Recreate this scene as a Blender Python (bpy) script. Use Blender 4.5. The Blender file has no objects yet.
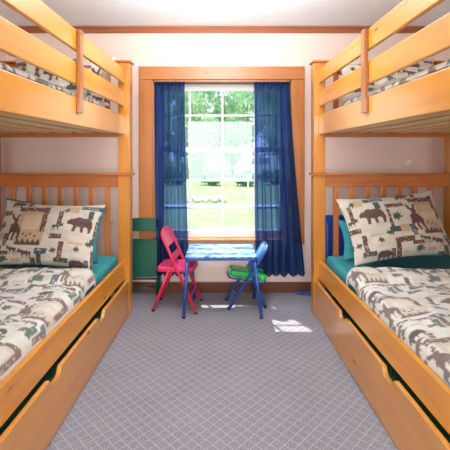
import bpy, bmesh, math, random
import numpy as np
from mathutils import Vector, Matrix, Euler, noise as mnoise

C = bpy.context.scene.collection
PI = math.pi

# ------------------------------------------------------------------ camera, world, lights, exposure
CAM_Z = 1.176
F = 380.0
cd = bpy.data.cameras.new('camera'); cam = bpy.data.objects.new('camera', cd); C.objects.link(cam)
cam.location = (0, 0, CAM_Z); cam.rotation_euler = (PI/2, 0, 0)
cd.sensor_width = 36; cd.lens = 36*F/450
cd.shift_x = 5/450; cd.shift_y = -71/450
cd.clip_start = 0.05; cd.clip_end = 300
bpy.context.scene.camera = cam

w = bpy.data.worlds.new('World'); bpy.context.scene.world = w; w.use_nodes = True
bg = w.node_tree.nodes['Background']
bg.inputs[0].default_value = (0.84, 0.94, 1.0, 1); bg.inputs[1].default_value = 2.6

sd = bpy.data.lights.new('sun', 'SUN'); sd.energy = 11; sd.angle = 0.009; sd.color = (1, 0.96, 0.88)
so = bpy.data.objects.new('sun', sd); C.objects.link(so)
so.rotation_euler = Vector((0.23, -0.49, -1)).to_track_quat('-Z', 'Y').to_euler()
so.location = (-1, 8, 10)

def area(name, loc, direction, sx, sy, power, col):
    l = bpy.data.lights.new(name, 'AREA'); l.shape = 'RECTANGLE'; l.size = sx; l.size_y = sy
    l.energy = power; l.color = col
    o = bpy.data.objects.new(name, l); C.objects.link(o); o.location = loc
    o.rotation_euler = Vector(direction).to_track_quat('-Z', 'Y').to_euler()
    return o
area('added_ceiling_fill', (0, 1.95, 1.98), (0, 0.25, 1), 0.5, 0.3, 40, (0.92, 0.97, 1.0))  # added unseen fill, aimed up to brighten the ceiling
area('added_rear_fill', (0.0, -1.75, 1.25), (0, 1, 0.06), 1.7, 1.3, 92, (0.95, 0.97, 1.0))  # added fill behind the camera, standing inside the rear opening

vs = bpy.context.scene.view_settings
vs.view_transform = 'Standard'; vs.look = 'None'; vs.exposure = 0.1; vs.gamma = 1.0
vs.use_curve_mapping = False
bpy.context.scene.display_settings.display_device = 'sRGB'

# ------------------------------------------------------------------ materials
def lin(c):
    return tuple(((v/255)/12.92 if v/255 <= 0.04045 else ((v/255+0.055)/1.055)**2.4) for v in c)

def new_mat(name):
    m = bpy.data.materials.new(name); m.use_nodes = True
    nt = m.node_tree
    return m, nt, nt.nodes['Principled BSDF']

def N(nt, t, **kw):
    n = nt.nodes.new(t)
    for k, v in kw.items(): setattr(n, k, v)
    return n

def ramp(nt, fac, stops):
    r = N(nt, 'ShaderNodeValToRGB')
    e = r.color_ramp.elements
    while len(e) < len(stops): e.new(0.5)
    for i, (p, c) in enumerate(stops):
        e[i].position = p; e[i].color = (*c, 1)
    nt.links.new(fac, r.inputs[0]); return r.outputs[0]

def mixc(nt, fac, a, b, mode='MIX'):
    m = N(nt, 'ShaderNodeMix', data_type='RGBA', blend_type=mode)
    for sock, v in ((m.inputs[0], fac), (m.inputs[6], a), (m.inputs[7], b)):
        if isinstance(v, (int, float)): sock.default_value = v
        elif isinstance(v, tuple): sock.default_value = (*v, 1)
        else: nt.links.new(v, sock)
    return m.outputs[2]

def coords(nt, scale=(1, 1, 1), kind='Object'):
    tc = N(nt, 'ShaderNodeTexCoord'); mp = N(nt, 'ShaderNodeMapping')
    mp.inputs['Scale'].default_value = scale
    nt.links.new(tc.outputs[kind], mp.inputs[0]); return mp.outputs[0]

def noisetex(nt, vec, scale, detail=3, rough=0.5, dist=0):
    n = N(nt, 'ShaderNodeTexNoise')
    n.inputs['Scale'].default_value = scale; n.inputs['Detail'].default_value = detail
    n.inputs['Roughness'].default_value = rough; n.inputs['Distortion'].default_value = dist
    nt.links.new(vec, n.inputs['Vector']); return n.outputs['Fac']

def bump(nt, b, h, strength, dist=0.01):
    n = N(nt, 'ShaderNodeBump'); n.inputs['Strength'].default_value = strength
    n.inputs['Distance'].default_value = dist
    nt.links.new(h, n.inputs['Height']); nt.links.new(n.outputs[0], b.inputs['Normal'])

def plain(name, col, rough=0.5, metal=0, nscale=40, namt=0.12, bmp=0.0, coat=0):
    m, nt, b = new_mat(name)
    f = noisetex(nt, coords(nt), nscale)
    c = ramp(nt, f, [(0.3, tuple(v*(1-namt) for v in col)), (0.7, tuple(min(1, v*(1+namt)) for v in col))])
    nt.links.new(c, b.inputs['Base Color'])
    b.inputs['Roughness'].default_value = rough; b.inputs['Metallic'].default_value = metal
    b.inputs['Coat Weight'].default_value = coat
    if bmp: bump(nt, b, f, bmp, 0.004)
    return m

def wood(name, axis, base, dark, rough=0.36, coat=0.65, knots=True):
    m, nt, b = new_mat(name)
    s = [26, 26, 26]; s[axis] = 1.6
    v = coords(nt, tuple(s))
    f = noisetex(nt, v, 1.0, 5, 0.6, 0.9)
    c = ramp(nt, f, [(0.25, dark), (0.5, base), (0.8, tuple(min(1, x*1.12) for x in base))])
    big = noisetex(nt, coords(nt, (3, 3, 3)), 1.0, 2)
    c = mixc(nt, 0.35, c, ramp(nt, big, [(0.3, tuple(x*0.8 for x in base)), (0.7, tuple(min(1, x*1.15) for x in base))]))
    if knots:
        ks = [9, 9, 9]; ks[axis] = 3.2
        vo = N(nt, 'ShaderNodeTexVoronoi'); vo.inputs['Scale'].default_value = 1.0
        nt.links.new(coords(nt, tuple(ks)), vo.inputs['Vector'])
        kf = ramp(nt, vo.outputs['Distance'], [(0.045, (1, 1, 1)), (0.11, (0, 0, 0))])
        c = mixc(nt, kf, c, tuple(x*0.28 for x in dark))
    nt.links.new(c, b.inputs['Base Color'])
    b.inputs['Roughness'].default_value = rough
    b.inputs['Coat Weight'].default_value = coat; b.inputs['Coat Roughness'].default_value = 0.2; b.inputs['Coat IOR'].default_value = 1.9
    bump(nt, b, f, 0.05, 0.003)
    return m

HB, HD = lin((214, 141, 24)), lin((190, 110, 14))
W_Y = wood('honey_pine_along', 1, HB, HD)
W_X = wood('honey_pine_across', 0, lin((192, 104, 30)), lin((160, 78, 18)))
W_Z = wood('honey_pine_upright', 2, lin((202, 127, 24)), lin((176, 98, 14)))
W_BK = wood('bracket_pine', 2, lin((160, 92, 22)), lin((136, 72, 14)), knots=False)
W_ZD = wood('headboard_slat_pine', 2, lin((198, 112, 44)), lin((166, 84, 28)), knots=False)
W_D = wood('drawer_pine', 1, lin((202, 138, 52)), lin((182, 112, 36)))
W_S = wood('slat_pine', 1, lin((240, 204, 136)), lin((220, 176, 104)), knots=False)
W_DK = wood('gap_shade_dark', 1, lin((84, 48, 24)), lin((64, 36, 16)), knots=False)  # dark tone standing in for shade between the bunk slats
W_TX = wood('trim_pine_across', 0, lin((186, 112, 48)), lin((156, 84, 32)), coat=0.15)
W_TZ = wood('trim_pine_upright', 2, lin((186, 112, 48)), lin((156, 84, 32)), coat=0.15)
W_CR = wood('crown_wood', 0, lin((158, 90, 52)), lin((132, 70, 38)), coat=0.1, knots=False)
W_BB = wood('baseboard_wood', 0, lin((112, 64, 42)), lin((86, 46, 30)), coat=0.1)

WALL = plain('wall_paint', lin((234, 210, 196)), 0.85, nscale=120, namt=0.02, bmp=0.08)
CEIL = plain('ceiling_texture', lin((246, 248, 251)), 0.9, nscale=90, namt=0.03, bmp=0.5)
VINYL = plain('white_vinyl', lin((236, 236, 232)), 0.4, namt=0.02)
TEAL = plain('teal_sheet', lin((40, 136, 142)), 0.75, nscale=14, namt=0.12)
GREENB = plain('dark_green_bedding', lin((28, 92, 62)), 0.8, namt=0.3)
WHITEF = plain('white_ticking', lin((232, 228, 222)), 0.8, namt=0.04)
PINK = plain('pink_enamel', lin((210, 36, 80)), 0.35, namt=0.05, coat=0.3)
PINKV = plain('pink_vinyl', lin((240, 70, 130)), 0.4, namt=0.05)
GRNM = plain('dark_green_enamel', lin((12, 86, 66)), 0.4, namt=0.06, coat=0.2)
BLUEM = plain('blue_enamel', lin((28, 76, 158)), 0.35, namt=0.06, coat=0.3)
LBLUE = plain('light_blue_plastic', lin((92, 160, 220)), 0.3, namt=0.08, coat=0.3)
BBLUE = plain('blue_board', lin((24, 74, 178)), 0.5, namt=0.05)
LIME = plain('bright_green_vinyl', lin((46, 190, 84)), 0.25, namt=0.15, nscale=14, coat=0.5)
RUBBER = plain('black_rubber', lin((34, 32, 34)), 0.7)
STEEL = plain('steel', lin((190, 190, 186)), 0.3, metal=0.9)
WHITEP = plain('white_plastic', lin((238, 234, 226)), 0.4, namt=0.02)
NAVY = plain('rod_metal', lin((60, 50, 46)), 0.5)

def carpet_mat():
    m, nt, b = new_mat('lattice_carpet')
    tc = N(nt, 'ShaderNodeTexCoord'); mp = N(nt, 'ShaderNodeMapping')
    mp.inputs['Rotation'].default_value = (0, 0, PI/4)
    nt.links.new(tc.outputs['Object'], mp.inputs[0])
    sx = N(nt, 'ShaderNodeSeparateXYZ'); nt.links.new(mp.outputs[0], sx.inputs[0])
    outs = []
    for k in (0, 1):
        d = N(nt, 'ShaderNodeMath', operation='PINGPONG'); d.inputs[1].default_value = 0.0205
        nt.links.new(sx.outputs[k], d.inputs[0]); outs.append(d.outputs[0])
    mn = N(nt, 'ShaderNodeMath', operation='MINIMUM')
    nt.links.new(outs[0], mn.inputs[0]); nt.links.new(outs[1], mn.inputs[1])
    line = N(nt, 'ShaderNodeMapRange'); line.inputs[1].default_value = 0.0008; line.inputs[2].default_value = 0.0028
    line.inputs[3].default_value = 1; line.inputs[4].default_value = 0
    nt.links.new(mn.outputs[0], line.inputs[0])
    f = noisetex(nt, coords(nt), 190, 3, 0.7)
    g = noisetex(nt, coords(nt), 4, 2)
    base = ramp(nt, f, [(0.3, lin((80, 77, 82))), (0.5, lin((127, 124, 132))), (0.72, lin((172, 170, 180)))])
    base = mixc(nt, 0.12, base, ramp(nt, g, [(0.3, lin((130, 120, 126))), (0.7, lin((170, 168, 180)))]))
    lf = N(nt, 'ShaderNodeMath', operation='MULTIPLY'); lf.inputs[1].default_value = 0.36
    nt.links.new(line.outputs[0], lf.inputs[0])
    c = mixc(nt, lf.outputs[0], base, lin((200, 195, 202)))
    nt.links.new(c, b.inputs['Base Color']); b.inputs['Roughness'].default_value = 0.95
    bump(nt, b, f, 0.35, 0.004)
    return m
CARPET = carpet_mat()

def glass_mat():
    m, nt, b = new_mat('window_glass')
    nt.nodes.remove(b)
    t = N(nt, 'ShaderNodeBsdfTransparent'); t.inputs[0].default_value = (0.94, 0.97, 0.96, 1)
    g = N(nt, 'ShaderNodeBsdfGlossy'); g.inputs['Roughness'].default_value = 0.02
    lw = N(nt, 'ShaderNodeLayerWeight'); lw.inputs[0].default_value = 0.5
    p5 = N(nt, 'ShaderNodeMath', operation='POWER'); p5.inputs[1].default_value = 5
    nt.links.new(lw.outputs['Facing'], p5.inputs[0])
    fr = N(nt, 'ShaderNodeMath', operation='MULTIPLY_ADD'); fr.inputs[1].default_value = .9; fr.inputs[2].default_value = .03
    nt.links.new(p5.outputs[0], fr.inputs[0])
    mx = N(nt, 'ShaderNodeMixShader')
    nt.links.new(fr.outputs[0], mx.inputs[0]); nt.links.new(t.outputs[0], mx.inputs[1]); nt.links.new(g.outputs[0], mx.inputs[2])
    nt.links.new(mx.outputs[0], nt.nodes['Material Output'].inputs[0])
    return m
GLASS = glass_mat()

def curtain_mat():
    m, nt, b = new_mat('sheer_blue_fabric')
    nt.nodes.remove(b)
    wv = noisetex(nt, coords(nt, (260, 260, 260)), 1.0, 2)
    d = N(nt, 'ShaderNodeBsdfDiffuse'); t = N(nt, 'ShaderNodeBsdfTranslucent'); tr = N(nt, 'ShaderNodeBsdfTransparent')
    c = ramp(nt, wv, [(0.3, lin((36, 54, 90))), (0.7, lin((58, 82, 124)))])
    nt.links.new(c, d.inputs[0]); nt.links.new(c, t.inputs[0])
    tr.inputs[0].default_value = (*lin((134, 156, 236)), 1)
    m1 = N(nt, 'ShaderNodeMixShader'); m1.inputs[0].default_value = 0.45
    nt.links.new(d.outputs[0], m1.inputs[1]); nt.links.new(t.outputs[0], m1.inputs[2])
    lw = N(nt, 'ShaderNodeLayerWeight'); lw.inputs[0].default_value = 0.35
    mr = N(nt, 'ShaderNodeMapRange'); mr.inputs[1].default_value = 0; mr.inputs[2].default_value = 0.7
    mr.inputs[3].default_value = 0.44; mr.inputs[4].default_value = 0.0
    nt.links.new(lw.outputs['Facing'], mr.inputs[0])
    m2 = N(nt, 'ShaderNodeMixShader')
    nt.links.new(mr.outputs[0], m2.inputs[0]); nt.links.new(m1.outputs[0], m2.inputs[1]); nt.links.new(tr.outputs[0], m2.inputs[2])
    nt.links.new(m2.outputs[0], nt.nodes['Material Output'].inputs[0])
    return m
CURT = curtain_mat()

def print_mat():
    m, nt, b = new_mat('lodge_print_fleece')
    a = N(nt, 'ShaderNodeVertexColor'); a.layer_name = 'print'
    f = noisetex(nt, coords(nt), 130, 3, 0.7)
    c = mixc(nt, 0.4, a.outputs[0], ramp(nt, f, [(0.3, (0.55, 0.55, 0.55)), (0.7, (1, 1, 1))]), 'MULTIPLY')
    nt.links.new(c, b.inputs['Base Color']); b.inputs['Roughness'].default_value = 0.9
    b.inputs['Sheen Weight'].default_value = 0.2
    bump(nt, b, f, 0.5, 0.006)
    return m
PRINT = print_mat()

def tabletop_mat():
    m, nt, b = new_mat('colourful_table_print')
    v = coords(nt, (7, 16, 7))
    f = noisetex(nt, v, 1.0, 2, 0.5, 1.4)
    c = ramp(nt, f, [(0.34, lin((24, 78, 160))), (0.46, lin((70, 150, 200))), (0.56, lin((206, 222, 226))),
                     (0.63, lin((96, 176, 204))), (0.70, lin((44, 100, 180))), (0.78, lin((226, 196, 150)))])
    nt.links.new(c, b.inputs['Base Color']); b.inputs['Roughness'].default_value = 0.25
    return m
TTOP = tabletop_mat()

def leaf_mat(name, c1, c2):
    m, nt, b = new_mat(name)
    nt.nodes.remove(b)
    f = noisetex(nt, coords(nt), 1.6, 3)
    c = ramp(nt, f, [(0.3, c1), (0.7, c2)])
    d = N(nt, 'ShaderNodeBsdfDiffuse'); t = N(nt, 'ShaderNodeBsdfTranslucent')
    nt.links.new(c, d.inputs[0]); nt.links.new(c, t.inputs[0])
    mx = N(nt, 'ShaderNodeMixShader'); mx.inputs[0].default_value = 0.45
    nt.links.new(d.outputs[0], mx.inputs[1]); nt.links.new(t.outputs[0], mx.inputs[2])
    nt.links.new(mx.outputs[0], nt.nodes['Material Output'].inputs[0])
    return m
LEAF = [leaf_mat('leaf_pale', lin((150, 182, 150)), lin((190, 214, 176))),
        leaf_mat('leaf_mid', lin((110, 158, 120)), lin((160, 200, 146))),
        leaf_mat('leaf_deep', lin((70, 132, 104)), lin((110, 168, 126)))]
BARK = plain('bark', lin((128, 116, 104)), 0.9, nscale=9, namt=0.3)
LAWN = plain('lawn_grass', lin((112, 138, 92)), 0.95, nscale=1.2, namt=0.2)
GRAVEL = plain('pale_gravel', lin((200, 196, 190)), 0.95, nscale=8, namt=0.1)
ROCK = plain('grey_rock', lin((170, 166, 166)), 0.9, nscale=5, namt=0.3)

# ------------------------------------------------------------------ mesh helpers
def box(bm, a, b):
    x0, y0, z0 = (min(a[i], b[i]) for i in range(3)); x1, y1, z1 = (max(a[i], b[i]) for i in range(3))
    v = [bm.verts.new(p) for p in ((x0,y0,z0),(x1,y0,z0),(x1,y1,z0),(x0,y1,z0),(x0,y0,z1),(x1,y0,z1),(x1,y1,z1),(x0,y1,z1))]
    for f in ((0,3,2,1),(4,5,6,7),(0,1,5,4),(1,2,6,5),(2,3,7,6),(3,0,4,7)):
        bm.faces.new([v[i] for i in f])

def tube(bm, pts, r, seg=10):
    pts = [Vector(p) for p in pts]; rings = []
    up = None
    for i, p in enumerate(pts):
        t = (pts[min(i+1, len(pts)-1)] - pts[max(i-1, 0)]).normalized()
        if up is None:
            up = t.orthogonal().normalized()
        up = (up - t*up.dot(t)).normalized()
        s = t.cross(up)
        rr = r[i] if isinstance(r, (list, tuple)) else r
        rings.append([bm.verts.new(p + rr*(math.cos(a)*up + math.sin(a)*s)) for a in (2*PI*k/seg for k in range(seg))])
    for a, b in zip(rings, rings[1:]):
        for k in range(seg):
            bm.faces.new((a[k], a[(k+1) % seg], b[(k+1) % seg], b[k]))
    bm.faces.new(rings[0][::-1]); bm.faces.new(rings[-1])

def prism(bm, poly, fn, d0, d1):
    """2-D outline swept between depths d0 and d1; fn maps (a, b, depth) to a point"""
    A = [bm.verts.new(fn(a, b, d0)) for a, b in poly]; B = [bm.verts.new(fn(a, b, d1)) for a, b in poly]
    bm.faces.new(A); bm.faces.new(B[::-1])
    n = len(poly)
    for i in range(n):
        bm.faces.new((A[i], B[i], B[(i+1) % n], A[(i+1) % n]))

def rrect(w, h, r, n=5):
    pts = []
    for cx, cy, a0 in ((w/2-r, h/2-r, 0), (-w/2+r, h/2-r, PI/2), (-w/2+r, -h/2+r, PI), (w/2-r, -h/2+r, 1.5*PI)):
        for k in range(n+1):
            a = a0 + PI/2*k/n; pts.append((cx + r*math.cos(a), cy + r*math.sin(a)))
    return pts

def obj(name, bm, mat, parent=None, bev=0.0, smooth=False, kind=None, loc=None, rotz=None):
    bmesh.ops.recalc_face_normals(bm, faces=bm.faces)
    me = bpy.data.meshes.new(name); bm.to_mesh(me); bm.free()
    o = bpy.data.objects.new(name, me); C.objects.link(o)
    me.materials.append(mat)
    if smooth:
        me.polygons.foreach_set('use_smooth', [True]*len(me.polygons))
    if parent: o.parent = parent
    if loc is not None: o.location = loc
    if rotz is not None: o.rotation_euler = (0, 0, rotz)
    if bev:
        md = o.modifiers.new('bevel', 'BEVEL'); md.width = bev; md.segments = 2; md.limit_method = 'ANGLE'
    if kind: o['kind'] = kind
    return o

def boxes(name, lst, mat, parent=None, bev=0.0, kind=None, **kw):
    bm = bmesh.new()
    for a, b in lst: box(bm, a, b)
    return obj(name, bm, mat, parent, bev, kind=kind, **kw)

def tag(o, label, cat, group=None):
    o['label'] = label; o['category'] = cat
    if group: o['group'] = group
    return o

def empty(name, loc=(0, 0, 0), rotz=0):
    o = bpy.data.objects.new(name, None); C.objects.link(o)
    o.location = loc; o.rotation_euler = (0, 0, rotz); o.empty_display_size = 0.1
    return o

# pixel helpers for things on the far wall
WY = 3.24; WS = F/WY
def PX(x): return (x-220)/WS
def PZ(y): return CAM_Z + (154-y)/WS

# ------------------------------------------------------------------ the room
XL, XR, YB, ZC = PX(7), PX(443), -2.0, PZ(27)
boxes('floor', [((XL-.12, YB-.12, -.1), (XR+.12, WY+.14, 0))], CARPET, kind='structure')
boxes('ceiling', [((XL-.12, YB-.12, ZC), (XR+.12, WY+.14, ZC+.12))], CEIL, kind='structure')
boxes('wall_left', [((XL-.12, YB-.12, 0), (XL, WY+.14, ZC))], WALL, kind='structure')
boxes('wall_right', [((XR, YB-.12, 0), (XR+.12, WY+.14, ZC))], WALL, kind='structure')
OX0, OX1, OZ0, OZ1 = PX(153), PX(291), PZ(239), PZ(80)
boxes('wall_far', [((XL, WY, 0), (OX0, WY+.14, ZC)), ((OX1, WY, 0), (XR, WY+.14, ZC)),
                   ((OX0, WY, 0), (OX1, WY+.14, OZ0)), ((OX0, WY, OZ1), (OX1, WY+.14, ZC))], WALL, kind='structure')
# wall behind the camera, with an opening for an added, unseen window
bx0, bx1, bz0, bz1 = -.9, .9, .55, 1.95
boxes('wall_near', [((XL, YB-.12, 0), (bx0, YB, ZC)), ((bx1, YB-.12, 0), (XR, YB, ZC)),
                    ((bx0, YB-.12, 0), (bx1, YB, bz0)), ((bx0, YB-.12, bz1), (bx1, YB, ZC))], WALL, kind='structure')
w2 = empty('added_window_2', (0, YB, bz0)); w2['kind'] = 'structure'  # unseen window, added behind the camera to let sky light in
boxes('frame', [((bx0, -.09, 0), (bx0+.05, -.03, bz1-bz0)), ((bx1-.05, -.09, 0), (bx1, -.03, bz1-bz0)), ((-.02, -.09, 0), (.02, -.03, bz1-bz0)),
                ((bx0, -.09, 0), (bx1, -.03, .05)), ((bx0, -.09, bz1-bz0-.05), (bx1, -.03, bz1-bz0))], VINYL, w2, .004)
boxes('glass_pane', [((bx0, -.062, 0), (bx1, -.058, bz1-bz0))], GLASS, w2)

BH = .088
boxes('baseboard_far', [((XL+.015, WY-.015, 0), (XR-.015, WY, BH))], W_BB, bev=.004, kind='structure')
boxes('baseboard_left', [((XL, YB, 0), (XL+.015, WY, BH))], W_BB, bev=.004, kind='structure')
boxes('baseboard_right', [((XR-.015, YB, 0), (XR, WY, BH))], W_BB, bev=.004, kind='structure')
boxes('trim_1', [((XL, WY-.018, ZC-.055), (XR, WY, ZC)), ((XL, WY-.026, ZC-.018), (XR, WY, ZC))], W_CR, bev=.004, kind='structure')
boxes('trim_2', [((XL, YB, ZC-.055), (XL+.018, WY-.02, ZC))], W_CR, bev=.004, kind='structure')
boxes('trim_3', [((XR-.018, YB, ZC-.055), (XR, WY-.02, ZC))], W_CR, bev=.004, kind='structure')

# ------------------------------------------------------------------ far window
win = empty('window_1', (0, 0, 0)); win['kind'] = 'structure'
tx0, tx1, tz0, tz1 = PX(139.5), PX(304), PZ(244), PZ(67)
boxes('casing', [((tx0, WY-.022, tz0), (OX0, WY, OZ1)), ((OX1, WY-.022, tz0), (tx1, WY, OZ1))], W_TZ, win, .004)
boxes('head_casing', [((tx0, WY-.026, OZ1), (tx1, WY, tz1))], W_TX, win, .004)
boxes('jamb', [((OX0, WY-.01, OZ0), (OX0+.015, WY+.14, OZ1)), ((OX1-.015, WY-.01, OZ0), (OX1, WY+.14, OZ1)),
               ((OX0, WY-.01, OZ1-.015), (OX1, WY+.14, OZ1))], W_TZ, win)
boxes('sill', [((OX0-.03, WY-.045, OZ0-.014), (OX1+.03, WY+.14, OZ0+.004))], W_TX, win, .005)
fx0, fx1, fz0, fz1 = OX0+.015, OX1-.015, OZ0+.004, OZ1-.015
boxes('frame', [((fx0, WY+.05, fz0), (fx0+.03, WY+.13, fz1)), ((fx1-.03, WY+.05, fz0), (fx1, WY+.13, fz1)),
                ((fx0+.03, WY+.05, fz1-.02), (fx1-.03, WY+.13, fz1)), ((fx0+.03, WY+.05, fz0), (fx1-.03, WY+.13, fz0+.018))], VINYL, win, .003)
mz = PZ(150)
sx0, sx1 = fx0+.03, fx1-.03
def sash(name, z0, z1, y, rows):
    L = [((sx0, y-.014, z0), (sx0+.04, y+.014, z1)), ((sx1-.04, y-.014, z0), (sx1, y+.014, z1)),
         ((sx0, y-.014, z0), (sx1, y+.014, z0+.04)), ((sx0, y-.014, z1-.04), (sx1, y+.014, z1))]
    for px in (190, 222.5, 255):
        X = (px-220)*y/F; L.append(((X-.009, y-.006, z0), (X+.009, y+.006, z1)))
    for r in rows:
        Z = CAM_Z + (154-r)*y/F; L.append(((sx0, y-.0055, Z-.009), (sx1, y+.0055, Z+.009)))
    s = boxes(name, L, VINYL, win, .002)
    boxes('glass_pane', [((sx0+.01, y-.002, z0+.01), (sx1-.01, y+.002, z1-.01))], GLASS, s)
sash('upper_sash', mz-.02, fz1-.02, WY+.11, (115.5,))
sash('lower_sash', fz0+.018, mz+.025, WY+.075, (180.5, 207.5))

# ------------------------------------------------------------------ curtains
def curtain(name, top, bot, zt, zb, label, npleat, seed):
    rnd = random.Random(seed); nu, nv = 150, 90
    ph = [rnd.uniform(0, 6.28) for _ in range(4)]
    bm = bmesh.new(); g = []
    for j in range(nv+1):
        v = j/nv; row = []
        z = zt + (zb-zt)*v
        x0 = top[0] + (bot[0]-top[0])*v**1.5; x1 = top[1] + (bot[1]-top[1])*v**1.5
        yc = WY - .012 - .085*min(1, v*1.15)**0.8
        for i in range(nu+1):
            u = i/nu
            uu = u + .02*math.sin(6.28*1.5*u+ph[0]+v*1.3)
            amp = (.014 + .020*v) * (0.75+.25*math.sin(6.28*2*u+ph[1]))
            y = yc + amp*math.sin(2*PI*npleat*uu + ph[2] + .8*math.sin(2*v+ph[3])) + .004*math.sin(2*PI*npleat*2.7*u+ph[1]+v*2)
            zz = z + (y-yc)*.18*v
            row.append(bm.verts.new((x0+(x1-x0)*u + .006*math.sin(2*PI*npleat*uu*1.0+v*2), min(y, WY-.03 if v > .55 else WY+.03), zz)))
        g.append(row)
    for j in range(nv):
        for i in range(nu):
            bm.faces.new((g[j][i], g[j][i+1], g[j+1][i+1], g[j+1][i]))
    root = empty(name, ((top[0]+top[1])/2, WY-.05, zb))
    tag(root, label, 'curtain')
    o = obj('cloth', bm, CURT, None, smooth=True)
    o.parent = root; o.location = -root.location
    bm = bmesh.new()
    nn = 60
    for s in (0,):
        r0 = []; r1 = []
        for i in range(nn+1):
            u = i/nn; X = top[0]+(top[1]-top[0])*u
            y = WY - .014 + .012*math.sin(2*PI*npleat*1.6*u)
            r0.append(bm.verts.new((X, y-.006, zt-.022))); r1.append(bm.verts.new((X, y-.006, zt+.006)))
        for i in range(nn): bm.faces.new((r0[i], r0[i+1], r1[i+1], r1[i]))
    h = obj('rod_pocket', bm, CURT, None, smooth=True); h.parent = root; h.location = -root.location
    return root
zt = PZ(83); zb = .172
curtain('curtain', (PX(154), PX(185)), (PX(158), PX(189)), zt, zb, 'sheer blue curtain hanging at the left of the window behind the pink chair', 5, 3)
curtain('curtain', (PX(253.5), PX(290)), (PX(254), PX(302)), zt, zb, 'sheer blue curtain hanging at the right of the window, flaring out at its hem', 6, 8)
bm = bmesh.new(); tube(bm, [(OX0+.016, WY-.006, zt-.008), (OX1-.016, WY-.006, zt-.008)], .006)
tag(obj('curtain_rod', bm, NAVY, smooth=True), 'thin dark curtain rod across the top of the window opening', 'curtain rod')

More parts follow.
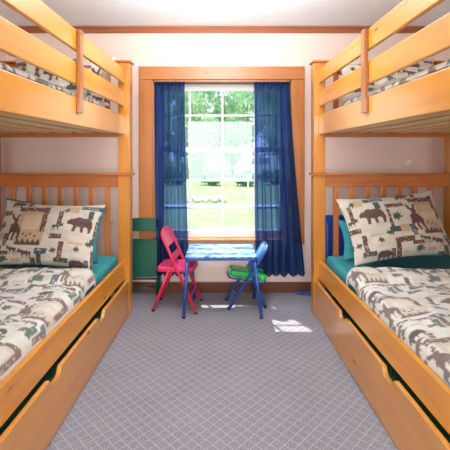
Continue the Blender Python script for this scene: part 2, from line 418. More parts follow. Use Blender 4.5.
# ------------------------------------------------------------------ lodge print
PW, PH = 174, 130         # print repeat in 4 mm cells
def make_print(quilt=False):
    yy, xx = np.mgrid[0:PH, 0:PW].astype(float)
    cv = np.empty((PH, PW, 3)); cream = np.array(lin((204, 194, 177))); cv[:] = cream
    BR, MA, DG, NV, TN, BK = (np.array(lin(c)) for c in ((92, 66, 58), (104, 62, 62), (70, 82, 70), (70, 82, 98), (190, 160, 128), (58, 48, 44)))
    if quilt:      # muted quilt palette, also paler: the quilts' brighter light is put in the colour
        cream = np.array(lin((220, 218, 208))); cv[:] = cream
        BR, MA, DG, NV, TN, BK = (np.array(lin(c)) for c in ((124, 102, 98), (128, 92, 98), (98, 116, 104), (104, 116, 128), (206, 196, 178), (92, 82, 80)))
    def poly(pts, col, wrap=True):
        P = np.array(pts, float); ins = np.zeros((PH, PW), bool)
        for ox in (-PW, 0, PW):
            for oy in (-PH, 0, PH):
                Q = P + [ox, oy]; m = np.zeros((PH, PW), bool); n = len(Q)
                for i in range(n):
                    (x0, y0), (x1, y1) = Q[i], Q[i-1]
                    if y0 == y1: continue
                    c = (y0 > yy) != (y1 > yy)
                    m ^= c & (xx < (x1-x0)*(yy-y0)/(y1-y0)+x0)
                ins |= m
        cv[ins] = col
    def rect(x, y, w, h, col, border=None, lines=None):
        poly([(x, y), (x+w, y), (x+w, y+h), (x, y+h)], col)
        rnd = random.Random(int(x*7+y))
        if lines is not None:
            for _ in range(int(w*h/22)):
                a, b = x+rnd.uniform(0, w-3), y+rnd.uniform(0, h-1.5)
                poly([(a, b), (a+rnd.uniform(1, 3), b), (a+rnd.uniform(1, 3), b+1.2), (a, b+1.4)], lines)
    bear = [(0,.30),(.05,.22),(.12,.17),(.15,.10),(.19,.15),(.28,.10),(.40,.03),(.55,.06),(.75,.05),(.90,.12),(.97,.25),(.98,.45),(.95,.65),(.84,.65),(.83,.48),(.72,.42),(.66,.45),(.66,.65),(.55,.65),(.54,.46),(.40,.45),(.36,.65),(.25,.65),(.26,.42),(.18,.36),(.10,.38),(.02,.36)]
    def put(shape, x, y, s, col, flip=False):
        poly([(x + s*((1-a) if flip else a), y + s*b) for a, b in shape], col)
    moose = [(0,.28),(.08,.20),(.04,.08),(.12,.12),(.14,.02),(.22,.12),(.30,.04),(.26,.18),(.36,.16),(.60,.20),(.88,.22),(.95,.32),(.93,.72),(.87,.72),(.86,.48),(.76,.44),(.74,.72),(.68,.72),(.66,.45),(.46,.44),(.44,.72),(.38,.72),(.37,.42),(.28,.34),(.16,.30),(.06,.36)]
    elk = [(.30,0),(.36,.16),(.44,.22),(.52,.02),(.58,.04),(.54,.24),(.60,.30),(.54,.34),(.62,.44),(.74,.60),(.76,.95),(.68,.95),(.64,.70),(.58,.72),(.58,.98),(.50,.98),(.48,.70),(.40,.74),(.42,1),(.34,1),(.32,.68),(.30,.45),(.40,.34),(.36,.28),(.28,.22),(.22,.06)]
    def branch(cx, cy, r, col):
        rnd = random.Random(int(cx))
        for k in range(11):
            a = k*2*PI/11 + rnd.uniform(-.2, .2); rr = r*rnd.uniform(.6, 1)
            p = (cx+rr*math.cos(a), cy+.8*rr*math.sin(a)); q = a+PI/2; t = r*.22
            poly([(cx+t*math.cos(q), cy+t*math.sin(q)), p, (cx-t*math.cos(q), cy-t*math.sin(q))], col)
    rect(120, 16, 44, 62, TN); rect(127, 30, 28, 24, np.array(lin((206, 182, 150))) if not quilt else np.array(lin((216, 210, 196))))
    rect(114, 14, 46, 9, BR, lines=TN); rect(157, 12, 8, 44, BR, lines=TN)
    for k in range(5): poly([(122+8*k, 74), (126+8*k, 67), (130+8*k, 74), (130+8*k, 78), (122+8*k, 78)], BR)
    for k in range(4): rect(131+6*k, 59+(k % 2)*3, 3, 3, BR)
    put(bear, 23, 26, 42, BR); put(elk, 92, 26, 46, BR)
    branch(84, 46, 12, DG); rect(70, 32, 5, 34, BR, lines=TN); rect(72, 22, 30, 8, MA, lines=TN); rect(66, 62, 18, 9, DG, lines=NV)
    rect(100, 60, 8, 20, NV, lines=cream)
    put(bear, 96, 0, 24, BR, True); rect(40, 6, 34, 8, NV, lines=TN); branch(20, 16, 11, DG); rect(124, 0, 8, 12, BR, lines=TN)
    rect(18, 70, 8, 34, MA, lines=TN); rect(14, 96, 22, 8, DG, lines=TN); branch(46, 80, 8, BR); rect(32, 70, 24, 3, TN)
    rect(70, 82, 8, 32, BR, lines=TN); rect(70, 80, 30, 8, MA, lines=TN); put(bear, 36, 96, 28, BR, True)
    put(moose, 128, 82, 24, MA); branch(106, 100, 11, DG); rect(156, 82, 20, 10, NV, lines=cream)
    rect(160, 92, 8, 26, BR, lines=TN); put(bear, 100, 112, 28, BK); rect(44, 118, 34, 8, BR, lines=TN); put(moose, 0, 40, 20, DG, True)
    rect(54, 16, 9, 14, DG, lines=NV); rect(8, 20, 7, 26, MA, lines=TN); rect(0, 58, 20, 8, BR, lines=TN); put(moose, 108, 78, 20, BR)
    rect(84, 60, 14, 12, TN); put(bear, 56, 56, 0.1, BR); rect(60, 96, 7, 20, NV, lines=TN); rect(22, 8, 16, 14, TN); branch(64, 70, 8, DG)
    rect(120, 100, 14, 6, TN); rect(150, 98, 8, 24, DG, lines=TN); rect(96, 88, 18, 6, BR, lines=TN)
    rect(138, 108, 18, 9, DG, lines=TN); branch(84, 104, 7, TN); rect(0, 112, 26, 8, NV, lines=cream); branch(10, 84, 8, DG)
    return cv
PRN = make_print(); PRN_LIT = make_print(True)
def print_at(u, v, P):
    """u, v in metres -> linear colour, softly sampled"""
    i = np.floor(u/.004).astype(int) % PW; j = np.floor(v/.004).astype(int) % PH
    return P[j, i]
def paint(o, u, v, P):
    me = o.data; a = me.color_attributes.new('print', 'FLOAT_COLOR', 'POINT')
    c = np.ones((len(me.vertices), 4)); c[:, :3] = print_at(np.asarray(u), np.asarray(v), P)
    a.data.foreach_set('color', c.ravel())

def pillow(name, bl, uvec, vvec, w, h, T, mat, label, parent_tf=None, u0=0., v0=0., nu=170, nv=112, seed=1, sag=0.0):
    """soft pillow; bl = bottom corner (facing it, left), uvec along its width, vvec up its face"""
    U = Vector(uvec).normalized(); V = Vector(vvec); V = (V - U*V.dot(U)).normalized(); Nn = U.cross(V)   # away from viewer is -N
    bl = Vector(bl); verts = []; us = []; vs_ = []
    for side in (0, 1):
        for j in range(nv+1):
            for i in range(nu+1):
                a = 2*i/nu-1; b = 2*j/nv-1
                pin = .085
                x = a*(1 - pin*(1-b*b)*abs(a)**3*1.0 ) ; y = b*(1 - pin*1.3*(1-a*a)*abs(b)**3)
                e = max(0, (1-abs(a)**2.6))**.62 * max(0, (1-abs(b)**2.6))**.62
                wr = .016*mnoise.noise(Vector((a*2.2+seed, b*2.2, seed))) + .010*mnoise.noise(Vector((a*5+seed, b*6, seed*2)))
                t = T*e*(1+.25*mnoise.noise(Vector((a*1.4, b*1.4+seed, 0)))) + wr*min(1, e*2)
                t = t if side == 0 else -t*.8
                p = bl + U*(w*(x+1)/2) + V*(h*(y+1)/2) + Nn*(t + T*.8)
                p.z -= sag*math.sin(PI*i/nu)*(j/nv)
                verts.append(p); us.append(u0 + w*i/nu); vs_.append(v0 + h*(1-j/nv))
    me = bpy.data.meshes.new(name); faces = []
    n1 = nu+1; off = n1*(nv+1)
    for j in range(nv):
        for i in range(nu):
            q = (j*n1+i, j*n1+i+1, (j+1)*n1+i+1, (j+1)*n1+i)
            faces.append(q); faces.append(tuple(off+k for k in q[::-1]))
    org = bl + U*(w/2)
    me.from_pydata([tuple(p-org) for p in verts], [], faces)
    o = bpy.data.objects.new(name, me); C.objects.link(o); o.location = org
    me.materials.append(mat)
    me.polygons.foreach_set('use_smooth', [True]*len(me.polygons))
    if mat is PRINT: paint(o, us, vs_, PRN)
    bm = bmesh.new(); bm.from_mesh(me); bmesh.ops.remove_doubles(bm, verts=bm.verts, dist=.00005); bm.to_mesh(me); bm.free()
    tag(o, label, 'pillow')
    return o

# ------------------------------------------------------------------ bunk beds
BW, BL = 1.08, 1.98
def bunk(side, loc, rz, label, drawer_label):
    s = side                                       # -1 left, +1 right: local x grows away from the aisle
    root = empty('bunk_bed', loc, rz); tag(root, label, 'bunk bed')
    def B(name, lst, mat, bev=.004, par=root):
        return boxes(name, [((s*a[0], a[1], a[2]), (s*b[0], b[1], b[2])) for a, b in lst], mat, par, bev)
    P = .085
    for y0, y1 in ((0, P), (-BL-P, -BL)):
        for x0 in (0, BW-P):
            B('post', [((x0, y0, 0), (x0+P, y1, 1.02))], W_Z)
            B('post', [((x0, y0, 1.035), (x0+P, y1, 1.84))], W_Z)
    for k, (y0, y1) in enumerate(((0, P), (-BL-P, -BL))):
        board = 'headboard' if k == 0 else 'footboard'
        yc = (y0+y1)/2
        B('cap_board', [((-.014, y0-.012, 1.02), (BW+.005, y1+.012, 1.035))], W_X)
        B('cap_board', [((-.012, y0-.01, 1.84), (BW+.005, y1+.01, 1.855))], W_X)
        hb = B(board, [((P, yc-.018, .935), (BW-P, yc+.018, 1.02))], W_X)
        B('bottom_rail', [((P, yc-.018, .24), (BW-P, yc+.018, .36))], W_X)
        for q in range(7):
            x = .174+.117*q
            B('slat', [((x-.018, yc-.012, .36), (x+.018, yc+.012, .935))], W_ZD, .003, hb)
        ub = B(board, [((P, yc-.018, 1.76), (BW-P, yc+.018, 1.84))], W_X)
        B('bottom_rail', [((P, yc-.018, 1.30), (BW-P, yc+.018, 1.40))], W_X)
        for q in range(7):
            x = .174+.117*q
            B('slat', [((x-.018, yc-.012, 1.40), (x+.018, yc+.012, 1.76))], W_ZD, .003, ub)
    R0, R1 = .036, .060
    B('side_rail', [((R0, -BL, .272), (R1, 0, .405))], W_Y, .005)
    B('side_rail', [((BW-R1, -BL, .272), (BW-R0, 0, .405))], W_Y, .005)
    B('side_rail', [((R0, -BL, 1.318), (R1, 0, 1.457))], W_Y, .005)
    B('side_rail', [((BW-R1, -BL, 1.318), (BW-R0, 0, 1.457))], W_Y, .005)
    for z0, z1 in ((1.522, 1.632), (1.69, 1.792)):
        B('guard_rail', [((R0, -BL, z0), (R1-.003, 0, z1))], W_Y, .005)
        B('guard_rail', [((BW-R1+.003, -BL, z0), (BW-R0, 0, z1))], W_Y, .005)
    by = -.86 if s < 0 else -.87
    B('guard_bracket', [((R0-.022, by-.022, 1.378), (R0, by+.022, 1.792))], W_BK)
    # underside boards of the upper bunk, running the length of the bed
    for q in range(6):
        x = .105+.158*q
        B('bed_slat', [((x, -BL+.01, 1.328), (x+.085, -.005, 1.335))], W_S, .001)
    B('gap_shade_sheet', [((R1+.004, -BL+.004, 1.335), (BW-R1-.004, -.004, 1.340))], W_DK, 0)  # added dark sheet so the gaps between the slats read as shaded
    # deck under the lower mattress
    B('mattress_deck', [((R1, -BL+.002, .256), (BW-R1, -.002, .272))], W_S, .002)
    # trundle drawer: front with two scooped finger notches
    dw = empty('drawer', (0, 0, 0)); dw.parent = root
    bm = bmesh.new(); y1, y0, zt_ = -.004, -BL+.004, .261
    top = []
    for cy in (-.585, -1.165):
        hw, dp = .055, .034
        pts = [(cy+hw, zt_)] + [(cy + hw*math.cos(a)*.92, zt_ - dp*min(1, 1.25*math.sin(a))) for a in (PI*k/10 for k in range(1, 10))] + [(cy-hw, zt_)]
        top += pts
    poly = [(y1, .008), (y1, zt_)] + top + [(y0, zt_), (y0, .008)]
    prism(bm, poly, lambda a, b, d: (s*d, a, b), .006, .027)
    obj('drawer_front', bm, W_D, dw, .003)
    boxes('drawer_box', [((s*.027, -BL+.03, .03), (s*.9, -.03, .045)), ((s*.88, -BL+.03, .045), (s*.9, -.03, .15)),
                         ((s*.027, -BL+.03, .045), (s*.88, -BL+.045, .15)), ((s*.027, -.045, .045), (s*.88, -.03, .15))], W_S, dw)
    M = Matrix.Translation(loc) @ Matrix.Rotation(rz, 4, 'Z')
    return root, M

def rounded_slab(name, s, x0, x1, y0, y1, z0, z1, r, mat, loc, rz, nx=26, ny=40):
    bm = bmesh.new(); box(bm, (s*x0, y0, z0), (s*x1, y1, z1))
    bmesh.ops.bevel(bm, geom=list(bm.edges), offset=r, segments=5, affect='EDGES', profile=.5)
    return obj(name, bm, mat, None, smooth=True, loc=loc, rotz=rz)

def quilt(s, loc, rz, label, y_head, y_foot, zt0, xa, xb, drop, fold, u0, v0, name='quilt', puff=.012):
    """quilted cover: rounds over the aisle edge and drops; local grid, painted with the lodge print"""
    ny, du = int((y_head-y_foot)/.007), .0065
    Wt = (xb-xa); nxs = int((Wt+drop)/du)
    verts = []; us = []; vs_ = []
    for j in range(ny+1):
        y = y_head - (y_head-y_foot)*j/ny
        dh = y_head - y
        extra = 0
        if fold:
            extra = .030*(1/(1+math.exp((dh-fold)/.008)))*min(1, math.sqrt(max(0, dh)/.02+.02))
        else:
            extra = 0
        edge = min(1, math.sqrt(dh/.03+.0001))
        for i in range(nxs+1):
            t = (Wt+drop)*i/nxs            # distance from the wall-side edge toward the aisle
            rr = min(.045, drop)
            wob = .008*mnoise.noise(Vector((y*3.1, s*4, loc[0]*5+zt0))) if drop > .02 else 0
            if t < Wt-rr: x = xb - t; z = zt0
            else:
                q = t-(Wt-rr); arc = rr*PI/2
                if q < arc:
                    a = q/rr; x = xa+rr - rr*math.sin(a); z = zt0 - rr*(1-math.cos(a))
                else: x = xa; z = zt0 - rr - (q-arc)
                x += wob*min(1, q/.05)
            X = x*s
            pk = mnoise.noise(Vector((X*22, y*22, zt0*3)))*.0075 + mnoise.noise(Vector((X*8, y*5, zt0+s)))*puff
            pk += .004*math.sin(y*90+2*mnoise.noise(Vector((X*3, y*3, 1))))*.3
            z2 = z + pk*(1 if t < Wt-.01 else .4) + extra - .010*(1-edge)
            verts.append((X, y, z2)); us.append(u0 + (t if s < 0 else (Wt+drop)-t)); vs_.append(v0 + dh)
    n1 = nxs+1; faces = []
    for j in range(ny):
        for i in range(nxs):
            q = (j*n1+i, j*n1+i+1, (j+1)*n1+i+1, (j+1)*n1+i)
            faces.append(q if s < 0 else q[::-1])
    me = bpy.data.meshes.new(name); me.from_pydata(verts, [], faces)
    o = bpy.data.objects.new(name, me); C.objects.link(o); o.location = loc; o.rotation_euler = (0, 0, rz)
    me.materials.append(PRINT); me.polygons.foreach_set('use_smooth', [True]*len(me.polygons))
    paint(o, np.array(us)/.78, np.array(vs_)/.78, PRN_LIT)
    sm = o.modifiers.new('thick', 'SOLIDIFY'); sm.thickness = .010; sm.offset = -1
    tag(o, label, 'quilt')
    return o

LL, LR = (-.655, 2.754, 0), (.680, 2.754, 0)
RZL, RZR = math.radians(-1.2), math.radians(0.75)
bunkL, ML = bunk(-1, LL, RZL, 'honey pine bunk bed along the left wall, beside the green folded chair', '')
bunkR, MR = bunk(1, LR, RZR, 'honey pine bunk bed along the right wall, opposite the green folded chair', '')

for s, loc, rz, M, sd_ in ((-1, LL, RZL, ML, 'left'), (1, LR, RZR, MR, 'right')):
    near = 'left' if s < 0 else 'right'
    m = rounded_slab('mattress', s, .080, 1.015, -BL+.01, -.004, .273, .447, .035, TEAL, loc, rz)
    tag(m, f'mattress in a teal fitted sheet on the lower {near} bunk', 'mattress')
    quilt(s, loc, rz, f'lodge print quilt with bears spread over the lower {near} bunk', -.53 if s < 0 else -.51, -BL+.03, .470, .0715, 1.0, .055, .17, .1 if s < 0 else .3, .05, puff=.016)
    m = rounded_slab('mattress', s, .066, 1.015, -BL+.01, -.004, 1.3405, 1.474, .02, WHITEF, loc, rz)
    tag(m, f'white mattress on the upper {near} bunk behind its side rail', 'mattress')
    quilt(s, loc, rz, f'lodge print quilt on the upper {near} bunk behind the guard rails', -.42, -BL+.03, 1.492, .085, 1.0, .012, 0, .35 if s < 0 else .12, .2, puff=.005)
    tm = rounded_slab('trundle_mattress', s, .06, .86, -BL+.06, -.06, .0455, .175, .03, GREENB, loc, rz)
    tag(tm, f'dark green mattress inside the {near} bunk\'s trundle drawer', 'mattress')

# pillows, placed in world space
pillow('pillow', (-1.46, 2.41, .452), (.62, -.005, -.03), (0.02, .20, .37), .67, .44, .075, PRINT,
       'lodge print pillow leaning on the left lower headboard', u0=.32, v0=.0, seed=1)
pillow('pillow', (-1.52, 2.56, .500), (1, 0, -.09), (0, .12, .40), .705, .38, .04, TEAL,
       'teal pillow behind the printed pillow on the left lower bunk', seed=4, nu=60, nv=40)
pillow('pillow', (.83, 2.40, .452), (.68, .07, .055), (-.05, .20, .36), .69, .45, .075, PRINT,
       'lodge print pillow tilted against the right lower headboard', u0=.0, v0=.0, seed=2)
pillow('pillow', (.815, 2.57, .452), (1, .03, .03), (0, .12, .40), .70, .27, .04, TEAL,
       'teal pillow behind the printed pillow on the right lower bunk', seed=6, nu=60, nv=40)
pillow('pillow', (-1.42, 2.54, 1.476), (1, 0, 0), (0, .13, .36), .70, .385, .05, PRINT,
       'pale lodge print pillow up on the left upper bunk', u0=.55, v0=.0, seed=9)
pillow('pillow', (.80, 2.52, 1.476), (1, .02, 0), (0, .15, .36), .69, .385, .05, PRINT,
       'pale lodge print pillow up on the right upper bunk', u0=.10, v0=.2, seed=11)

# ------------------------------------------------------------------ children's table
tab = empty('play_table', (0, 2.92, 0)); tag(tab, 'small blue square table with a colourful printed top under the window', 'table')
TX0, TX1, TY0, TY1, TZ = -.255, .268, 2.71, 3.11, .440
bm = bmesh.new(); prism(bm, [(a+(TX0+TX1)/2, b+(TY0+TY1)/2-2.92) for a, b in rrect(TX1-TX0-.012, TY1-TY0-.012, .02)], lambda a, b, d: (a, b, d), TZ-.006, TZ)
obj('tabletop', bm, TTOP, tab)
bm = bmesh.new(); prism(bm, [(a+(TX0+TX1)/2, b+(TY0+TY1)/2-2.92) for a, b in rrect(TX1-TX0, TY1-TY0, .025)], lambda a, b, d: (a, b, d), TZ-.026, TZ-.006)
obj('table_rim', bm, BLUEM, tab, .004)
for x, y, fx, fy in ((TX0+.02, TY0+.02, TX0-.004, TY0+.01), (TX1-.02, TY0+.02, TX1+.028, TY0+.01), (TX0+.02, TY1-.02, TX0+.045, TY1-.01), (TX1-.02, TY1-.02, TX1+.01, TY1-.01)):
    bm = bmesh.new(); tube(bm, [(x, y-2.92, TZ-.026), (fx, fy-2.92, .012)], .0125)
    l = obj('leg', bm, BLUEM, tab, smooth=True)
    bm = bmesh.new(); tube(bm, [(fx, fy-2.92, .013), (fx, fy-2.92, 0)], .013)
    obj('foot_cap', bm, RUBBER, l, smooth=True)

# ------------------------------------------------------------------ open folding chairs (local: faces +x)
def fold_chair(loc, rz, label, fm, sm, pm, top, foot, rear, pivot, seat, hw, seat_t):
    root = empty('folding_chair', loc, rz); tag(root, label, 'chair')
    (tx, tz), (fx, fz) = top, foot
    r = .012
    def up(t, y): return (fx+(tx-fx)*t, y, fz+(tz-fz)*t)
    # bent tube: two uprights joined by a rounded top
    bm = bmesh.new()
    pts = [up(0, -hw), up(.5, -hw), up(.88, -hw)]
    for k in range(0, 9):
        a = PI*k/8
        pts.append(up(.93+.07*math.sin(a), -hw*math.cos(a)*(.99 if 0 < k < 8 else 1)))
    pts += [up(.88, hw), up(.5, hw), up(0, hw)]
    tube(bm, pts, r)
    obj('back_frame', bm, fm, root, smooth=True)
    ux = Vector((tx-fx, 0, tz-fz)).normalized(); nx = Vector((ux.z, 0, -ux.x))
    L = math.hypot(tx-fx, tz-fz)
    for c0, c1 in (((.80, .975), (.62, .70)) if hw > .1 else ((.74, .975),)):
        bm = bmesh.new(); mid = Vector(up((c0+c1)/2, 0)); hh = (c1-c0)*L
        prism(bm, rrect(hw*2-.012, hh, min(.03, hh*.45)), lambda a, b, d: mid + Vector((0, a, 0)) + ux*b + nx*(d), -.006, .006)
        obj('back_panel', bm, pm, root, .003)
    for sg in (-1, 1):
        bm = bmesh.new(); tube(bm, [(pivot[0], sg*(hw-.016), pivot[1]), (rear[0], sg*(hw-.016), rear[1]+.01)], r*.95)
        l = obj('rear_leg', bm, fm, root, smooth=True)
        bm = bmesh.new(); tube(bm, [(rear[0], sg*(hw-.016), .016), (rear[0], sg*(hw-.016), 0)], .013); obj('foot_cap', bm, RUBBER, l, smooth=True)
        bm = bmesh.new(); tube(bm, [(fx, sg*hw, .016), (fx, sg*hw, 0)], .013); obj('foot_cap', bm, RUBBER, root, smooth=True)
    for (x, z), q in (((rear[0]*.75+pivot[0]*.25, rear[1]*.75+pivot[1]*.25), hw-.02), ((fx+(tx-fx)*.17, fz+(tz-fz)*.17), hw-.006)):
        bm = bmesh.new(); tube(bm, [(x, -q, z), (x, q, z)], .006); obj('crossbar', bm, fm, root, smooth=True)
    (ax, az), (bx, bz) = seat
    sl = math.hypot(bx-ax, bz-az); d = Vector((bx-ax, 0, bz-az)).normalized(); n = Vector((-d.z, 0, d.x))
    mid = Vector(((ax+bx)/2, 0, (az+bz)/2))
    bm = bmesh.new(); prism(bm, rrect(sl, hw*2-.024, .035), lambda a, b, q: mid + d*a + Vector((0, b, 0)) + n*q, -seat_t, 0)
    se = obj('seat', bm, sm, root, seat_t*.42, smooth=False)
    bm = bmesh.new()
    ring = rrect(sl-.004, hw*2-.024, .035); pts = [mid + d*a + Vector((0, b, 0)) - n*(seat_t+.005) for a, b in ring]
    tube(bm, pts + [pts[0]], .007, 8); obj('seat_frame', bm, fm, root, smooth=True)
    return root
fold_chair((-.335, 2.945, 0), math.radians(-6), 'pink metal folding chair standing open at the left of the small table', PINK, PINKV, PINK,
           (-.098, .60), (.172, .01), (-.155, 0), (-.03, .318), ((-.128, .332), (.150, .332)), .13, .024)
fold_chair((.215, 2.975, 0), math.radians(180+4), 'blue folding chair with a bright green seat at the right of the small table', BLUEM, LIME, LBLUE,
           (-.150, .475), (.155, .01), (-.125, 0), (-.03, .25), ((-.145, .250), (.145, .300)), .095, .058)

# folded dark green chair leaning at the wall
gc = empty('folding_chair', (-.655, 3.15, 0)); tag(gc, 'dark green folding chair folded flat and leaning on the wall beside the left bunk', 'chair')
def gy(z): return .012 + .028*(z/.66)
bm = bmesh.new(); hw = .152
pts = [(-hw, gy(0), .01), (-hw, gy(.4), .4), (-hw, gy(.58), .58)]
for k in range(9):
    a = PI*k/8; pts.append((-(hw-.025)*math.cos(a)-(.025 if math.cos(a) > .3 else -.025 if math.cos(a) < -.3 else 0), gy(.62), .60+.03*math.sin(a)))
pts += [(hw, gy(.58), .58), (hw, gy(.4), .4), (hw, gy(0), .01)]
tube(bm, pts, .010); obj('back_frame', bm, GRNM, gc, smooth=True)
def gpanel(name, z0, z1, w, r, yo, t, mat=GRNM, bev=.006):
    bm = bmesh.new(); prism(bm, rrect(w, z1-z0, r), lambda a, b, d: (a, gy((z0+z1)/2+b)+d+yo, (z0+z1)/2+b), -t, 0)
    return obj(name, bm, mat, gc, bev)
gpanel('back_panel', .530, .637, .285, .04, .004, .012)
gpanel('seat', .165, .472, .27, .03, -.014, .024, bev=.009)
bm = bmesh.new(); ring = [(a, gy(.318+b)-.041, .318+b) for a, b in rrect(.262, .296, .03)]
tube(bm, ring+[ring[0]], .006, 8); obj('seat_frame', bm, GRNM, gc, smooth=True)
for z in (.135, .06):
    bm = bmesh.new(); tube(bm, [(-hw, gy(z), z), (hw, gy(z), z)], .007); obj('crossbar', bm, GRNM, gc, smooth=True)
for sg in (-1, 1):
    bm = bmesh.new(); tube(bm, [(sg*(hw-.02), gy(.42)-.012, .42), (sg*(hw-.02), gy(0)-.012, .012)], .008); l = obj('rear_leg', bm, GRNM, gc, smooth=True)
    bm = bmesh.new(); tube(bm, [(sg*hw, gy(0), .014), (sg*hw, gy(0), 0)], .013); obj('foot_cap', bm, RUBBER, gc, smooth=True)

# folded blue table leaning at the wall behind the right bunk
bt = empty('folded_table', (1.30, 3.17, 0)); tag(bt, 'blue folded table leaning on the wall behind the right bunk headboard', 'table')
bm = bmesh.new(); prism(bm, [(a, b+.345) for a, b in rrect(.98, .63, .03)], lambda a, b, d: (a, d + .012 + .03*b/.66, b), -.012, .010)
obj('tabletop', bm, BBLUE, bt, .004)
bm = bmesh.new(); tube(bm, [(-.66, -.015, .022), (.45, -.015, .022)], .011); obj('leg_bar', bm, BLUEM, bt, smooth=True)
for x in (-.40, .40):
    bm = bmesh.new(); tube(bm, [(x, -.015, .022), (x, .008, .60)], .009); obj('leg', bm, BLUEM, bt, smooth=True)

# small wall fittings
def knob(name, x, z, r, mat, label):
    root = empty(name, (x, WY, z)); tag(root, label, 'wall knob')
    bm = bmesh.new(); tube(bm, [(0, 0, 0), (0, -.006, 0), (0, -.010, 0)], [r, r, r*.8], 20); obj('rosette', bm, mat, root, .001, smooth=False)
    bm = bmesh.new(); tube(bm, [(0, -.010, 0), (0, -.022, 0), (0, -.028, 0), (0, -.034, 0)], [r*.32, r*.3, r*.5, r*.3], 14); obj('peg', bm, mat, root, smooth=True)
knob('wall_knob', PX(408.5), PZ(163.5), .026, WHITEP, 'small round white knob on the wall above the right headboard')
knob('wall_knob', PX(112), PZ(223), .013, STEEL, 'tiny silver knob on the wall behind the left headboard slats')

# ------------------------------------------------------------------ outside
GZ = -.5
boxes('lawn', [((-40, 3.45, GZ-.2), (40, 80, GZ))], LAWN, kind='structure')
boxes('gravel_path', [((-20, 11.6, GZ), (20, 12.5, GZ+.012))], GRAVEL, kind='structure')
def leaves(bm, c, rx, rz, n, size, rnd):
    for _ in range(n):
        while True:
            p = Vector((rnd.uniform(-1, 1), rnd.uniform(-1, 1), rnd.uniform(-1, 1)))
            if .25 < p.length < 1: break
        p = Vector((c[0]+p.x*rx, c[1]+p.y*rx, c[2]+p.z*rz))
        R = Euler((rnd.uniform(0, 6.3), rnd.uniform(0, 6.3), rnd.uniform(0, 6.3))).to_matrix(); q = size*rnd.uniform(.6, 1.3)
        vs4 = [bm.verts.new(p + R @ Vector(v)) for v in ((-q, 0, 0), (0, -q*.5, 0), (q, 0, .1*q), (0, q*.5, 0))]
        bm.faces.new(vs4)
def tree(x, y, h, r, kind, label, seed, n=2600):
    rnd = random.Random(seed); root = empty('tree', (x, y, GZ)); tag(root, label, 'tree', 'trees beyond the lawn')
    bm = bmesh.new(); tube(bm, [(0, 0, 0), (.08*r, 0, h*.3), (0, .05, h*.7)], [.05*r+.06, .04*r+.05, .04], 9); obj('trunk', bm, BARK, root, smooth=True)
    bm = bmesh.new()
    for k in range(9):
        a = rnd.uniform(0, 6.28); q = rnd.uniform(0, .75)*r; zz = .12+.82*(k+rnd.uniform(.1, .9))/9
        leaves(bm, (q*math.cos(a), q*math.sin(a), h*zz), r*.6, max(r*.55, h*.09), n//9, .2 if h > 7 else .11, rnd)
    obj('crown', bm, LEAF[kind], root)
def bush(x, y, r, h, kind, label, seed):
    rnd = random.Random(seed); root = empty('bush', (x, y, GZ)); tag(root, label, 'bush', 'bushes beyond the lawn')
    bm = bmesh.new()
    for k in range(4): tube(bm, [(0, 0, 0), (rnd.uniform(-.4, .4)*r, rnd.uniform(-.4, .4)*r, h*.7)], [.03, .01], 6)
    obj('stem', bm, BARK, root)
    bm = bmesh.new()
    for k in range(4): leaves(bm, (rnd.uniform(-.6, .6)*r, rnd.uniform(-.5, .5)*r, h*rnd.uniform(.45, .6)), r*.6, h*.45, 160, .12, rnd)
    obj('foliage', bm, LEAF[kind], root)
tl = ['pale green leafy tree beyond the lawn outside the window', 'mid green leafy tree beyond the lawn outside the window', 'deep green leafy tree beyond the lawn outside the window']
for i, (x, y, h, r, k) in enumerate(((-3.4, 30, 9, 2.0, 0), (.3, 31.5, 10, 2.0, 1), (2.6, 37, 11, 2.1, 0), (5.6, 34, 9, 2.0, 1), (-6.4, 35, 11, 2.2, 1),
                                     (9.0, 36, 10, 2.2, 0), (-2.4, 38, 13, 2.6, 0), (2.4, 42, 14, 2.6, 1), (-9.5, 31, 9, 2.0, 2), (14.5, 34, 10, 2.2, 2), (-6, 43, 14, 2.8, 0), (7, 44, 14, 2.8, 0), (-1.4, 27.8, 4.5, 1.1, 0), (.9, 28, 4, 1.0, 1), (-5.2, 29, 5, 1.2, 1), (4.2, 30.5, 5.5, 1.3, 0))):
    tree(x, y, h, r, k, tl[k], 20+i)
bl_ = ['pale green bush at the far side of the lawn', 'mid green bush at the far side of the lawn', 'deep green bush at the far side of the lawn']
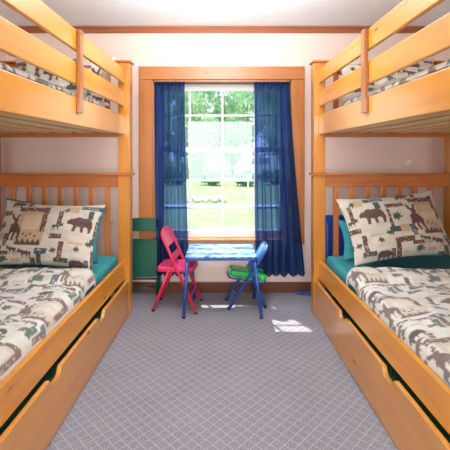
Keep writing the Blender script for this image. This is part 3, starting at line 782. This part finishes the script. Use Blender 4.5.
for i, (x, y, r, h, k) in enumerate(((-3.6, 25, .8, 1.7, 0), (-1.8, 26, .8, 1.5, 1), (.0, 25.5, .8, 1.6, 0), (-2.6, 21, .7, .8, 2), (-.6, 20.5, .7, .7, 2), (1.2, 20, .7, .7, 2), (2.9, 21, .7, .8, 2), (-5.6, 26, .9, 1.8, 1), (5.6, 25, .9, 1.8, 1))):
    bush(x, y, r, h, k, bl_[k], 60+i)
rk = random.Random(5)
for i in range(9):
    x = -1.1 + .30*(i % 5) + .15*(i//5); r = rk.uniform(.10, .13)
    bm = bmesh.new(); bmesh.ops.create_icosphere(bm, subdivisions=3, radius=r)
    for v in bm.verts: v.co *= 1+.35*mnoise.noise(v.co*5+Vector((i*3, 0, 0))); 
    for v in bm.verts: v.co.z *= .75
    o = obj('rock', bm, ROCK, loc=(x, 13.2+.42*(i//5), GZ+r*.5)); tag(o, 'grey rock lying in the pile on the lawn outside the window', 'rock', 'rocks on the lawn')
# white van parked far beyond the lawn
van = empty('van', (3.0, 28, GZ)); tag(van, 'white van parked beyond the lawn, partly behind the right curtain', 'van')
bm = bmesh.new(); prism(bm, [(-1.55, .25), (-1.5, .9), (-1.15, 1.5), (1.0, 1.55), (1.25, .95), (1.75, .8), (1.8, .25)], lambda a, b, d: (a, d, b), -.75, .75); obj('body', bm, WHITEP, van, .06)
bm = bmesh.new()
for a, b in ((-1.0, -.3), (-.2, .6)): box(bm, (a, -.765, .95), (b, -.745, 1.38))
obj('side_window', bm, plain('van_glass', lin((120, 150, 170)), .1), van)
boxes('tail_light', [((-1.38, -.78, .62), (-1.2, -.745, .95))], plain('red_lens', lin((214, 60, 60)), .3), van)
for a in (-1.0, 1.1):
    bm = bmesh.new(); tube(bm, [(a, -.78, .3), (a, -.55, .3)], .3, 18); obj('wheel', bm, RUBBER, van)
bm = bmesh.new(); tube(bm, [(0, 0, 0), (0, 0, .95)], .022)
tag(obj('post', bm, WHITEP, loc=(.83, 11.3, GZ)), 'thin white post standing on the lawn outside the window', 'post')
